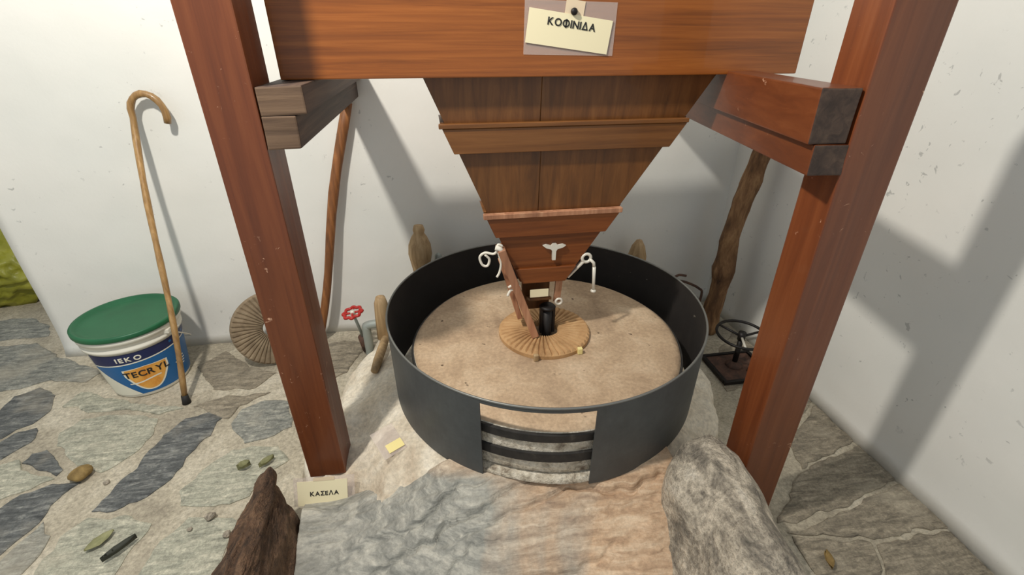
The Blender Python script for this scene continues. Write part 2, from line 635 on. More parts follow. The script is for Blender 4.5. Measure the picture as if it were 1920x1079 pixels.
FLAGS = [
    ('A', [(-1.3, 1.326), (-1.28, 1.43), (-1.249, 1.544), (-1.228, 1.663), (-1.177, 1.764), (-1.084, 1.81), (-1.014, 1.757), (-1.029, 1.66), (-1.072, 1.542), (-1.093, 1.435), (-1.154, 1.346), (-1.222, 1.318)]),
    ('B', [(-1.659, 1.337), (-1.635, 1.397), (-1.601, 1.447), (-1.523, 1.477), (-1.432, 1.479), (-1.445, 1.422), (-1.463, 1.326), (-1.476, 1.257), (-1.497, 1.195), (-1.544, 1.176)]),
    ('C', [(-1.698, 1.618), (-1.704, 1.663), (-1.658, 1.667), (-1.518, 1.557), (-1.531, 1.518)]),
    ('D', [(-2.118, 1.92), (-2.026, 1.966), (-2.027, 2.064), (-1.961, 2.118), (-1.849, 2.045), (-1.804, 1.936), (-1.823, 1.855), (-1.866, 1.82), (-1.9, 1.783), (-2.002, 1.761)]),
    ('D2', [(-1.978, 1.728), (-1.882, 1.756), (-1.85, 1.796), (-1.782, 1.816), (-1.75, 1.734), (-1.783, 1.682), (-1.811, 1.653), (-1.898, 1.62)]),
    ('E', [(-0.963, 1.696), (-0.946, 1.801), (-0.854, 1.843), (-0.769, 1.829), (-0.692, 1.652), (-0.787, 1.599), (-0.867, 1.582)]),
    ('F', [(-1.665, 1.765), (-1.617, 1.854), (-1.454, 1.851), (-1.286, 1.792), (-1.265, 1.699), (-1.304, 1.569), (-1.366, 1.506), (-1.481, 1.577), (-1.631, 1.685)]),
    ('H', [(-2.632, 2.553), (-2.415, 2.533), (-2.239, 2.539), (-2.006, 2.367), (-1.737, 2.197), (-1.775, 2.136), (-1.956, 2.166), (-2.122, 2.106), (-2.3, 2.109)]),
    ('H2', [(-2.89, 2.899), (-2.629, 2.844), (-2.462, 2.847), (-2.299, 2.73), (-2.228, 2.606), (-2.463, 2.602), (-2.675, 2.611)]),
    ('G', [(-0.978, 1.467), (-0.9, 1.555), (-0.73, 1.542), (-0.661, 1.468), (-0.733, 1.401), (-0.76, 1.297), (-0.882, 1.283), (-0.992, 1.312), (-1.032, 1.365)]),
    ('I', [(-1.017, 1.022), (-1.008, 1.17), (-0.952, 1.235), (-0.794, 1.232), (-0.762, 1.189), (-0.78, 1.068), (-0.773, 0.981)]),
    ('J', [(-1.338, 1.091), (-1.349, 1.232), (-1.302, 1.293), (-1.173, 1.288), (-1.064, 1.239), (-1.089, 1.137), (-1.083, 1.049)]),
    ('K', [(-1.867, 1.601), (-1.79, 1.623), (-1.731, 1.64), (-1.675, 1.577), (-1.533, 1.503), (-1.586, 1.478), (-1.64, 1.454), (-1.73, 1.412)]),
    ('L', [(-1.741, 2.054), (-1.456, 1.921), (-1.223, 1.85), (-1.301, 1.825), (-1.461, 1.886), (-1.624, 1.886), (-1.763, 1.958)]),
    ('M', [(-1.171, 1.859), (-1.035, 1.899), (-0.858, 1.9), (-0.965, 1.825), (-0.993, 1.741), (-1.114, 1.829)]),
    ('N', [(-1.516, 1.137), (-1.483, 1.175), (-1.462, 1.236), (-1.449, 1.302), (-1.378, 1.255), (-1.373, 1.122), (-1.424, 1.089)]),
    ('O', [(-1.277, 2.164), (-1.179, 2.288), (-1.007, 2.119), (-0.861, 2.051), (-0.932, 1.948), (-1.127, 1.96)]),
    ('Q', [(-0.797, 2.225), (-0.585, 2.291), (-0.436, 2.241), (-0.516, 1.994), (-0.633, 1.93), (-0.755, 2.034)]),
    ('R1', [(1.647, 1.393), (1.653, 1.168), (1.327, 1.086), (1.378, 1.216)]),
    ('R2', [(1.655, 1.147), (1.663, 0.984), (1.382, 0.908), (1.086, 0.883), (1.316, 1.072)]),
    ('R3', [(1.662, 0.964), (1.659, 0.782), (1.372, 0.782), (1.098, 0.843), (1.374, 0.894)]),
    ('R4', [(1.654, 0.763), (1.635, 0.599), (1.291, 0.648), (1.369, 0.769)]),
    ('R5', [(1.105, 0.826), (1.35, 0.77), (1.275, 0.65), (1.087, 0.682)]),
    ('R6', [(1.617, 2.008), (1.662, 1.76), (1.504, 1.576), (1.291, 1.552), (1.337, 1.777)]),
    ('R7', [(1.638, 1.727), (1.648, 1.429), (1.377, 1.231), (1.234, 1.333), (1.38, 1.518)]),
]
FMAT = {'A': 'flag_dark', 'B': 'flag_dark', 'C': 'flag_dark', 'D': 'flag_dark', 'D2': 'flag_dark', 'E': 'flag_grey', 'F': 'flag_pale',
        'H': 'flag_grey', 'H2': 'flag_grey', 'G': 'flag_pale', 'I': 'flag_pale', 'J': 'flag_pale', 'K': 'flag_pale', 'L': 'flag_pale',
        'M': 'flag_tan', 'N': 'flag_grey', 'O': 'flag_tan', 'Q': 'flag_tan', 'R1': 'flag_tan', 'R2': 'flag_tan', 'R3': 'flag_tan',
        'R4': 'flag_tan', 'R5': 'flag_tan', 'R6': 'flag_tan', 'R7': 'flag_tan'}
for key, poly in FLAGS:
    pts = []
    for k in range(len(poly)):
        a, b = Vector(poly[k] + (0,)), Vector(poly[(k + 1) % len(poly)] + (0,))
        m = max(1, int((b - a).length / 0.022))
        for i in range(m):
            p = a.lerp(b, i / m)
            p += Vector((nz(p, 14, 1), nz(p, 14, 9), 0)) * 0.018 + Vector((nz(p, 45, 1), nz(p, 45, 9), 0)) * 0.008
            pts.append(p)
    hgt = 0.005 + 0.003 * random.random()
    c = sum(pts, Vector()) / len(pts)
    bm = bmesh.new()
    lo = [bm.verts.new((p.x, p.y, -0.004)) for p in pts]
    md = [bm.verts.new((p.x, p.y, hgt * 0.55)) for p in pts]
    hi = [bm.verts.new((p.x + (c.x - p.x) * 0.05, p.y + (c.y - p.y) * 0.05, hgt + 0.003 * nz(p, 12, 3))) for p in pts]
    for A, B in ((lo, md), (md, hi)):
        for k in range(len(pts)):
            k2 = (k + 1) % len(pts)
            bm.faces.new((A[k], A[k2], B[k2], B[k]))
    bm.faces.new(hi)
    bm.faces.new(list(reversed(lo)))
    f = bm_obj('flagstone', bm, MT[FMAT[key]], floor)

# ================================================================ masonry bed
def build_bed():
    c = Vector((0.40, 1.56, 0))
    outl = [(-180, 0.90), (-168, 1.00), (-155, 0.98), (-140, 0.86), (-115, 0.66), (-90, 0.58), (-60, 0.64), (-40, 0.70), (-20, 0.76),
            (0, 0.79), (25, 0.80), (45, 0.88), (60, 0.90), (90, 0.82), (120, 0.93), (135, 0.98), (150, 0.93), (165, 0.90), (180, 0.90)]

    def rad(a):
        for (a0, r0), (a1, r1) in zip(outl, outl[1:]):
            if a0 <= a <= a1:
                t = (a - a0) / (a1 - a0)
                t = t * t * (3 - 2 * t)
                return r0 + (r1 - r0) * t
        return 0.8
    bm = bmesh.new()
    N = 128
    prof = [(0.0, 0.235), (0.45, 0.235), (0.62, 0.235), (0.70, 0.228), (0.78, 0.205), (0.86, 0.175), (0.93, 0.14), (0.975, 0.09), (1.0, 0.0)]
    rings = []
    for f, z in prof:
        ring = []
        for k in range(N):
            a = -180 + 360 * k / N
            r = rad(a) * f
            if f > 0.3:
                r *= 1 + (0.02 if f < 0.8 else 0.05) * fbm((math.cos(math.radians(a)) * 3, math.sin(math.radians(a)) * 3, f * 2), 1.3, 3, 2)
            p = c + Vector((math.cos(math.radians(a)), math.sin(math.radians(a)), 0)) * r
            zz = z
            if 0.0 < f < 0.99 and f > 0.65:
                zz += (0.014 if f < 0.8 else 0.034) * fbm((p.x, p.y, 0), 6, 4, 3)
            # the lower lip under the left post
            if f < 0.99 and p.x < -0.25:
                cap = 0.12 * max(0.12, min(1, (p.y - 1.18) / 0.05)) + max(0, p.y - 1.42) * 0.9
                k_ = min(1.0, (-0.25 - p.x) / 0.12)
                zz = min(zz, cap * k_ + zz * (1 - k_))
            ring.append(bm.verts.new((p.x, min(p.y, 2.385), zz)))
        rings.append(ring)
    for A, B in zip(rings[1:], rings[2:]):
        for k in range(N):
            k2 = (k + 1) % N
            bm.faces.new((A[k], A[k2], B[k2], B[k]))
    bm.faces.new(rings[1])
    bm.faces.new(list(reversed(rings[-1])))
    for v in rings[0]:
        bm.verts.remove(v)
    o = bm_obj('masonry_bed', bm, MT['plaster_bed'], None, True)
    tag(o, 'whitewashed mortar bed carrying the millstone and its metal hoop', 'mill bed')
    return origin_to(o, (0.40, 1.56, 0))


build_bed()


def loft_rock(name, levels, mat, label, cat, seg=64, amp=0.02, ns=6.0, strat=(0, 0, 0), seed=0.0, sub=5):
    """levels: (z, cx, cy, rx, ry, rotation) outlines stacked into one craggy stone"""
    bm = bmesh.new()
    L = []
    for A, B in zip(levels, levels[1:]):
        for i in range(sub):
            t = i / sub
            L.append(tuple(a + (b - a) * t for a, b in zip(A, B)))
    L.append(levels[-1])
    rings = []
    for li, (z, cx, cy, rx, ry, rot) in enumerate(L):
        ring = []
        for k in range(seg):
            a = 2 * PI * k / seg
            ca, sa = math.cos(a), math.sin(a)
            e = 0.75
            x = rx * math.copysign(abs(ca) ** e, ca)
            y = ry * math.copysign(abs(sa) ** e, sa)
            p = Vector((cx + x * math.cos(rot) - y * math.sin(rot), cy + x * math.sin(rot) + y * math.cos(rot), z))
            q = (p.x * (1 + strat[0]), p.y * (1 + strat[1]), p.z * (1 + strat[2]))
            d = Vector((fbm(q, ns, 4, seed), fbm(q, ns, 4, seed + 11), fbm(q, ns, 4, seed + 23))) * amp
            if li == 0:
                d.z = 0
            ring.append(bm.verts.new(p + d))
        rings.append(ring)
    for A, B in zip(rings, rings[1:]):
        for k in range(seg):
            k2 = (k + 1) % seg
            bm.faces.new((A[k], A[k2], B[k2], B[k]))
    top = sum((v.co for v in rings[-1]), Vector()) / seg
    tv = bm.verts.new(top + Vector((0, 0, 0.006)))
    for k in range(seg):
        bm.faces.new((rings[-1][k], rings[-1][(k + 1) % seg], tv))
    bm.faces.new(list(reversed(rings[0])))
    o = bm_obj(name, bm, mat, None, False)
    for p in o.data.polygons:
        p.use_smooth = True
    tag(o, label, cat)
    lo = min(v.co.z for v in o.data.vertices)
    o.data.transform(Matrix.Translation((0, 0, -lo if lo < 0 else 0)))
    return origin_to(o, (levels[0][1], levels[0][2], 0))


def build_slab():
    bm = bmesh.new()
    nx, ny = 260, 200
    rows = []

    def sm(t):
        t = max(0, min(1, t))
        return t * t * (3 - 2 * t)
    for j in range(ny + 1):
        y = 0.35 + (1.19 - 0.35) * j / ny
        xl = -0.50 - 0.03 * sm((y - 0.8) / 0.4)
        xr = 0.62 + 0.10 * sm((y - 0.6) / 0.4)
        row = []
        for i in range(nx + 1):
            x = xl + (xr - xl) * i / nx
            z = 0.035 + 0.195 * sm((y - 0.42) / 0.62)
            z -= 0.165 * sm((0.10 - x) / 0.55)
            wx = x + 0.05 * nz((x, y, 0), 5, 2.0)
            wy = y + 0.06 * nz((x, y, 0), 3, 6.0) - 0.10 * math.sin(2.6 * x)
            h = 0.0
            # thin beds breaking away one after another down the slope
            for yy, hh, fr_, sd in ((0.52, 0.018, 9, 1), (0.60, 0.022, 7, 2), (0.67, 0.018, 11, 3), (0.74, 0.026, 6, 4), (0.82, 0.020, 9, 5),
                                    (0.88, 0.026, 7, 6), (0.95, 0.020, 10, 7), (1.02, 0.020, 8, 8)):
                e = wy - yy - 0.055 * nz((wx, 0, 0), fr_ * 0.6, sd) - 0.018 * nz((wx, wy * 0.5, 0), fr_ * 3.2, sd + 3)
                on = max(0.0, 0.4 + 1.3 * nz((wx, 0, 0), 2.2, sd * 1.9))
                h += hh * min(1.3, on) * (sm(e / 0.005 + 0.5) - 0.5 - 0.45 * math.exp(-((e + 0.006) / 0.005) ** 2))
            h += 0.016 * fbm((x, y * 1.6, 0), 3.0, 3, 4.2) + 0.006 * fbm((x * 0.7, y * 2.4, 0), 16, 4, 1.0)
            edge = min(1.0, (1.19 - y) / 0.06)
            z += h * edge
            row.append(bm.verts.new((x, y, max(0.012, min(z, 0.245)))))
        rows.append(row)
    for j in range(ny):
        for i in range(nx):
            bm.faces.new((rows[j][i], rows[j][i + 1], rows[j + 1][i + 1], rows[j + 1][i]))
    loop = rows[0][:] + [rows[j][nx] for j in range(1, ny + 1)] + rows[ny][nx - 1::-1] + [rows[j][0] for j in range(ny - 1, 0, -1)]
    bl = [bm.verts.new((v.co.x, v.co.y, 0.0)) for v in loop]
    for k in range(len(loop)):
        k2 = (k + 1) % len(loop)
        bm.faces.new((loop[k], bl[k], bl[k2], loop[k2]))
    bm.faces.new(bl)
    o = bm_obj('slate_slab', bm, MT['slab'], None, True)
    tag(o, 'broad layered slate slab sloping down in front of the millstone', 'stone slab')
    return origin_to(o, (0.1, 0.8, 0))


build_slab()
loft_rock('upright_stone', [(0.0, -0.625, 0.78, 0.150, 0.40, 0.05), (0.12, -0.605, 0.80, 0.105, 0.37, 0.05), (0.20, -0.590, 0.84, 0.066, 0.33, 0.04),
                            (0.25, -0.592, 0.92, 0.046, 0.26, 0.03), (0.28, -0.594, 1.0, 0.034, 0.155, 0.0)],
          MT['rock_brown'], 'dark brown pointed stone standing left of the slate slab', 'stone', amp=0.030, ns=7, strat=(1.5, 0, 0), seed=3.0)
loft_rock('upright_stone', [(0.0, 0.745, 0.66, 0.175, 0.36, -0.03), (0.14, 0.755, 0.68, 0.16, 0.34, -0.03), (0.26, 0.765, 0.71, 0.125, 0.31, -0.04),
                            (0.33, 0.775, 0.75, 0.085, 0.27, -0.05), (0.375, 0.78, 0.79, 0.040, 0.20, -0.05)],
          MT['rock_grey'], 'pale speckled boulder standing right of the slate slab beside the right post', 'stone', amp=0.022, ns=5.0, seed=8.0)

# ================================================================ timber frame
fr = thing('timber_frame', (-0.46, 1.3, 0), 'red-brown timber frame of two posts and paired cross beams', 'frame')


def end_slot(o, mat, axis=1):
    o.data.materials.append(mat)
    for p in o.data.polygons:
        if p.normal.y < -0.9:
            p.material_index = 1


hexa_obj('post', box_c(-0.520, -0.397, 1.25, 1.385, 0.118, 1.83), MT['post_z'], fr, 0.004, 2, 2, 0.004, 1.0)
hexa_obj('post', [(0.898, 0.90, 0.0), (1.040, 0.90, 0.0), (1.040, 1.005, 0.0), (0.898, 1.005, 0.0),
                  (0.879, 0.90, 1.68), (1.017, 0.90, 1.68), (1.017, 1.005, 1.68), (0.879, 1.005, 1.68)], MT['post_z'], fr, 0.004, 2, 2, 0.004, 5.0)
b = hexa_obj('beam', box_c(-0.395, -0.290, 1.252, 2.43, 1.333, 1.398), MT['oldbeam'], fr, 0.004, 2, 1, 0.003, 2.0)
end_slot(b, MT['endgrain'])
b = hexa_obj('beam', box_c(-0.396, -0.318, 1.250, 2.43, 1.254, 1.331), MT['oldbeam'], fr, 0.004, 2, 1, 0.003, 3.0)
end_slot(b, MT['endgrain'])
dv = Vector((0.187, 0.982, 0))
sv = Vector((0.982, -0.187, 0))


def rbeam(x, y, w, z0, z1, seed):
    p = Vector((x, y, 0))
    L = (2.43 - y) / dv.y
    a, b_, c_, d_ = p, p + Vector((w, 0, 0)), p + dv * L + Vector((w, 0, 0)), p + dv * L
    o = hexa_obj('beam', [tuple(q + Vector((0, 0, z))) for z in (z0, z1) for q in (a, b_, c_, d_)], MT['post_y'], fr, 0.004, 2, 1, 0.004, seed)
    end_slot(o, MT['oldbeam'])


rbeam(0.782, 0.902, 0.094, 1.298, 1.408, 6.0)
rbeam(0.800, 0.900, 0.088, 1.228, 1.296, 7.0)

# ================================================================ grain hopper
hp = thing('grain_hopper', (0.37, 1.66, 0.70), 'wooden grain hopper with a tapering funnel under a wide varnished box', 'hopper')
hexa_obj('front_board', box_c(-0.372, 1.100, 1.395, 1.421, 1.400, 1.60), MT['board'], hp, 0.003)
hexa_obj('side_board', box_c(-0.378, -0.352, 1.422, 1.68, 1.400, 1.60), MT['post_y'], hp, 0.003)
hexa_obj('side_board', box_c(1.074, 1.100, 1.422, 1.68, 1.409, 1.60), MT['post_y'], hp, 0.003)
hexa_obj('back_board', box_c(-0.352, 1.074, 1.654, 1.68, 1.410, 1.60), MT['board'], hp, 0.003)

ZT, ZB = 1.44, 0.705


def lx(z):
    return 0.278 - (z - 0.705) * 0.418


def rx_(z):
    return 0.452 + (z - 0.705) * 0.596


def fy(z):
    return 1.50 - (z - 0.705) * (0.068 / 0.7)


def by(z):
    return 1.60 + (z - 0.705) * (0.03 / 0.7)


def front_piece(name, xl, xr, z0, z1, mat, t0, t1, seed=0.0):
    """xl, xr: functions of z; t0..t1: offsets along y from the front plane (negative = proud)"""
    c = []
    for z in (z0, z1):
        c += [(xl(z), fy(z) + t0, z), (xr(z), fy(z) + t0, z), (xr(z), fy(z) + t1, z), (xl(z), fy(z) + t1, z)]
    return hexa_obj(name, c, mat, hp, 0.0015, 1)


SP = 0.325
tiers = [(1.275, ZT), (0.985, 1.187), (0.775, 0.897)]
front_piece('panel', lx, lambda z: SP - 0.0002, 1.187, ZT, MT['panel'], 0, 0.016)
front_piece('panel', lambda z: SP + 0.0002, rx_, 1.187, ZT, MT['panel'], 0.0015, 0.018)
front_piece('panel', lx, lambda z: SP + 0.0068, 0.935, 1.186, MT['panel'], 0, 0.016)
front_piece('panel', lambda z: SP + 0.0072, rx_, 0.935, 1.186, MT['panel'], 0.002, 0.018)
front_piece('panel', lx, rx_, 0.705, 0.934, MT['plate'], 0, 0.016)
front_piece('rail', lambda z: lx(1.275) - 0.018, lambda z: rx_(1.275) + 0.004, 1.262, 1.275, MT['rail'], -0.022, -0.0005)
front_piece('rail', lambda z: lx(z) - 0.014, lambda z: rx_(z) + 0.010, 1.187, 1.261, MT['rail'], -0.018, -0.0005)
front_piece('rail', lambda z: lx(0.985) - 0.014, lambda z: rx_(0.985) + 0.004, 0.968, 0.985, MT['shoe'], -0.022, -0.0005)
front_piece('rail', lambda z: lx(z) - 0.010, lambda z: rx_(z) + 0.008, 0.897, 0.967, MT['plate'], -0.016, -0.0005)
front_piece('throat_plate', lambda z: lx(z) + 0.006, lambda z: rx_(z) - 0.006, 0.703, 0.765, MT['plate'], -0.014, -0.0005)


def side_piece(name, xf, s, z0, z1, mat, t0, t1, y0=0.017, y1=0.0):
    c = []
    for z in (z0, z1):
        q = [(xf(z) + s * t1, fy(z) + y0, z), (xf(z) + s * t0, fy(z) + y0, z), (xf(z) + s * t0, by(z) + y1, z), (xf(z) + s * t1, by(z) + y1, z)]
        c += q if s > 0 else [q[1], q[0], q[3], q[2]]
    return hexa_obj(name, c, mat, hp, 0.0015, 1)


for xf, s in ((lx, 1), (rx_, -1)):
    side_piece('side_panel', xf, s, 0.705, ZT, MT['panel'], 0.0, 0.016)
    side_piece('side_rail', xf, s, 1.187, 1.275, MT['rail'], -0.014, -0.0005)
    side_piece('side_rail', xf, s, 0.897, 0.985, MT['rail'], -0.012, -0.0005)
c = []
for z in (0.705, ZT):
    c += [(lx(z), by(z) + 0.0005, z), (rx_(z), by(z) + 0.0005, z), (rx_(z), by(z) + 0.016, z), (lx(z), by(z) + 0.016, z)]
hexa_obj('back_panel', c, MT['panel'], hp, 0.0015, 1)

# wing-shaped steel fitting on the funnel front
def wing():
    bm = bmesh.new()
    y = fy(0.83) - 0.005
    cx, cz = 0.396, 0.845
    out = [(-0.042, 0.008), (-0.03, 0.012), (-0.012, 0.006), (-0.006, 0.014), (0.006, 0.014), (0.012, 0.006), (0.03, 0.010), (0.042, 0.004),
           (0.03, -0.004), (0.012, -0.008), (0.007, -0.016), (0.006, -0.05), (-0.006, -0.05), (-0.007, -0.016), (-0.012, -0.008), (-0.03, -0.002)]
    a = [bm.verts.new((cx + p[0], y - 0.006, cz + p[1])) for p in out]
    b = [bm.verts.new((cx + p[0], y + 0.003, cz + p[1])) for p in out]
    bm.faces.new(a)
    bm.faces.new(list(reversed(b)))
    for k in range(len(a)):
        k2 = (k + 1) % len(a)
        bm.faces.new((a[k], b[k], b[k2], a[k2]))
    o = bm_obj('wing_fitting', bm, MT['steel'], hp)
    o['label'] = 'bright wing-shaped fitting'


wing()

# ================================================================ millstone, hoop, ring
SC = (0.385, 1.512)


def build_stones():
    bed = bmesh.new()
    lathe(bed, (SC[0], SC[1], 0.236), [(0.0, 0.0), (0.530, 0.0), (0.540, 0.012), (0.535, 0.024), (0.525, 0.030), (0.0, 0.030)], 96, wob=0.02)
    o = bm_obj('bed_stone', bed, MT['mill_side'], None, True)
    tag(o, 'rough pale lower millstone lying under the runner stone', 'millstone')
    origin_to(o, (SC[0], SC[1], 0.236))

    t = thing('runner_millstone', (SC[0], SC[1], 0.268), 'tan round runner millstone inside the metal hoop', 'millstone')
    bm = bmesh.new()
    R = 0.518
    prof = [(0.055, 0.0), (R * 0.98, 0.0), (R, 0.01), (R - 0.003, 0.03), (R - 0.004, 0.055), (R, 0.075), (R, 0.11), (R - 0.004, 0.14), (R, 0.165), (R - 0.004, 0.178), (R - 0.018, 0.185),
            (R - 0.03, 0.187), (R * 0.8, 0.188), (R * 0.5, 0.189), (0.2, 0.189), (0.055, 0.189)]
    lathe(bm, (SC[0], SC[1], 0.268), prof, 128, close=True, wob=0.012)
    o = bm_obj('stone_body', bm, MT['mill'], t, True)
    o.data.materials.append(MT['mill_side'])
    for p in o.data.polygons:
        r = math.hypot(p.center.x, p.center.y)
        if r > R * 0.97 and abs(p.normal.z) < 0.8:
            p.material_index = 1
    for z0, z1 in ((0.056, 0.096), (0.140, 0.174)):
        bm = bmesh.new()
        lathe(bm, (SC[0], SC[1], 0.268), [(R - 0.01, z0), (R + 0.004, z0), (R + 0.006, z0 + 0.003), (R + 0.006, z1 - 0.003), (R + 0.004, z1), (R - 0.01, z1)], 96, close=True, wob=0.006)
        bm_obj('iron_band', bm, MT['iron_band'], t)


build_stones()

HC = (0.394, 1.591)
HR, HZ0, HZ1 = 0.62, 0.236, 0.563
hoop = thing('metal_hoop', (HC[0], HC[1], HZ0), 'dark sheet-metal hoop with an open window around the millstone', 'mill hoop')


def build_hoop():
    N = 180
    A0, A1 = math.radians(-120.6), math.radians(-88.5)
    zs = [HZ0, 0.30, 0.40, 0.50, 0.549, HZ1]
    angs = [2 * PI * k / N - PI for k in range(N)]
    angs += [A0, A1]
    angs = sorted(set(a for a in angs if a in (A0, A1) or (abs(a - A0) > 0.012 and abs(a - A1) > 0.012)))
    bm = bmesh.new()
    T = 0.004

    def rr(a, z):
        return HR * (1 + 0.006 * math.sin(3 * a + 0.6)) - 0.004 * (1 - (z - HZ0) / (HZ1 - HZ0))
    V = {}
    for s, off in ((0, 0.0), (1, -T)):
        for i, a in enumerate(angs):
            for j, z in enumerate(zs):
                r = rr(a, z) + off
                V[s, i, j] = bm.verts.new((HC[0] + r * math.cos(a), HC[1] + r * math.sin(a), z + 0.006 * math.cos(a) * 0))
    n = len(angs)

    def inside(i, j):
        if j < 0 or j >= len(zs) - 1:
            return False
        mid = angs[i % n] + (angs[(i + 1) % n] - angs[i % n]) / 2 if i % n < n - 1 else PI
        return not (A0 < mid < A1 and j < 4)
    for i in range(n):
        i2 = (i + 1) % n
        for j in range(len(zs) - 1):
            if not inside(i, j):
                continue
            bm.faces.new((V[0, i, j], V[0, i2, j], V[0, i2, j + 1], V[0, i, j + 1]))
            bm.faces.new((V[1, i2, j], V[1, i, j], V[1, i, j + 1], V[1, i2, j + 1]))
            if not inside(i, j - 1):
                bm.faces.new((V[0, i2, j], V[0, i, j], V[1, i, j], V[1, i2, j]))
            if not inside(i, j + 1):
                bm.faces.new((V[0, i, j + 1], V[0, i2, j + 1], V[1, i2, j + 1], V[1, i, j + 1]))
            if not inside(i - 1, j):
                bm.faces.new((V[0, i, j], V[0, i, j + 1], V[1, i, j + 1], V[1, i, j]))
            if not inside(i + 1, j):
                bm.faces.new((V[0, i2, j + 1], V[0, i2, j], V[1, i2, j], V[1, i2, j + 1]))
    for v in [v for v in bm.verts if not v.link_faces]:
        bm.verts.remove(v)
    o = bm_obj('sheet_wall', bm, MT['sheet'], hoop)
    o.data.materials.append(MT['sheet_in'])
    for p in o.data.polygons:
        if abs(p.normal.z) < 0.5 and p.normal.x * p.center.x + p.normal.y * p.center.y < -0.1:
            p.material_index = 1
    bm = bmesh.new()
    pts = [Vector((HC[0] + (rr(a, HZ1) - T / 2) * math.cos(a), HC[1] + (rr(a, HZ1) - T / 2) * math.sin(a), HZ1 + 0.002)) for a in [2 * PI * k / 160 for k in range(160)]]
    closed_tube(bm, pts, 0.0042, 6)
    bm_obj('rim', bm, MT['sheet_edge'], hoop, True)


build_hoop()


def grooved_ring(bm, R, r, th, n=44):
    """a flat ring with radial pleats, axis +z, lying on z=0"""
    N = n * 4
    prof = [(r, 0.0), (R, 0.0), (R, th * 0.55), (R - 0.008, th * 0.9), ((R * 2 + r) / 3, th), ((R + 2 * r) / 3, th * 1.02), (r + 0.006, th * 0.95), (r, th * 0.6)]
    rings = []
    for k in range(N):
        a = 2 * PI * k / N
        g = (0.0, 1.0, 1.0, 0.85)[k % 4]
        row = []
        for i, (rr, z) in enumerate(prof):
            zz = z - (1 - g) * 0.0075 if i >= 3 else z
            aa = a + 0.10 * (rr - r) / (R - r)
            row.append(bm.verts.new((rr * math.cos(aa) * (1 + 0.01 * math.sin(3 * a)), rr * math.sin(aa), zz)))
        rings.append(row)
    m = len(prof)
    for k in range(N):
        A, B = rings[k], rings[(k + 1) % N]
        for i in range(m):
            i2 = (i + 1) % m
            bm.faces.new((A[i], B[i], B[i2], A[i2]))


RC = (0.382, 1.522, 0.4575)
rg = thing('grooved_ring', RC, 'tan radially grooved ring lying around the eye of the millstone', 'ring', 'grooved rings')
bm = bmesh.new()
grooved_ring(bm, 0.179, 0.053, 0.026)
bm.transform(Matrix.Translation(RC))
bm_obj('ring_body', bm, MT['ring'], rg, False)
for a in (-112, -58):
    p = Vector((RC[0] + 0.187 * math.cos(math.radians(a)), RC[1] + 0.187 * math.sin(math.radians(a)), RC[2]))
    hexa_obj('wedge_peg', box_c(p.x - 0.009, p.x + 0.009, p.y - 0.008, p.y + 0.008, p.z, p.z + 0.026), MT['note'] if a == -58 else MT['peg'], rg, 0.002, 1)

DC = Vector((-0.885, 2.205, 0.19))
bm = bmesh.new()
grooved_ring(bm, 0.188, 0.045, 0.034)
M = Matrix.Translation(DC) @ Matrix.Rotation(math.radians(28), 4, 'Z') @ Matrix.Rotation(math.radians(72), 4, 'X')
bm.transform(M)
lo = min(v.co.z for v in bm.verts)
bm.transform(Matrix.Translation((0, 0, 0.001 - lo)))
o = bm_obj('grooved_ring', bm, MT['ring_dull'], None, False)
tag(o, 'dull brown grooved ring leaning upright against the white wall behind the left post', 'ring', 'grooved rings')
origin_to(o, (DC.x, DC.y, 0))

# ================================================================ feeding shoe under the hopper
sh = thing('feed_shoe', (0.36, 1.52, 0.48), 'raw wooden feed shoe hanging under the hopper into the millstone eye', 'feed shoe')


def bar(name, p, q, w, d, mat, parent, tw=(1, 0, 0), bevel=0.002):
    p, q = Vector(p), Vector(q)
    t = (q - p).normalized()
    s = Vector(tw)
    s = (s - t * s.dot(t)).normalized()
    u = t.cross(s)
    c = [p - s * w / 2 - u * d / 2, p + s * w / 2 - u * d / 2, p + s * w / 2 + u * d / 2, p - s * w / 2 + u * d / 2]
    c += [v + (q - p) for v in c]
    return hexa_obj(name, [tuple(v) for v in c], mat, parent, bevel, 1)


bar('side_board', (0.332, 1.485, 0.486), (0.205, 1.485, 0.855), 0.028, 0.07, MT['shoe'], sh)
bar('side_board', (0.285, 1.545, 0.53), (0.215, 1.545, 0.78), 0.020, 0.045, MT['shoe'], sh)
hexa_obj('back_board', box_c(0.300, 0.410, 1.575, 1.590, 0.54, 0.70), MT['panel'], sh, 0.002, 1)
hexa_obj('floor_board', [(0.315, 1.50, 0.62), (0.40, 1.50, 0.62), (0.40, 1.574, 0.59), (0.315, 1.574, 0.59),
                         (0.315, 1.50, 0.632), (0.40, 1.50, 0.632), (0.40, 1.574, 0.602), (0.315, 1.574, 0.602)], MT['panel'], sh, 0.001, 1)
hexa_obj('paper_tag', box_c(0.315, 0.385, 1.492, 1.494, 0.640, 0.672), MT['card'], sh, 0)
bar('hanger_strip', (0.425, 1.52, 0.60), (0.428, 1.505, 0.715), 0.026, 0.012, MT['shoe'], sh)
bm = bmesh.new()
closed_tube(bm, torus_pts((0.43, 1.505, 0.606), 0.012, 16, (1, 0, 0), (0, 0, 1)), 0.005, 6)
bm_obj('eyelet', bm, MT['steel'], sh, True)

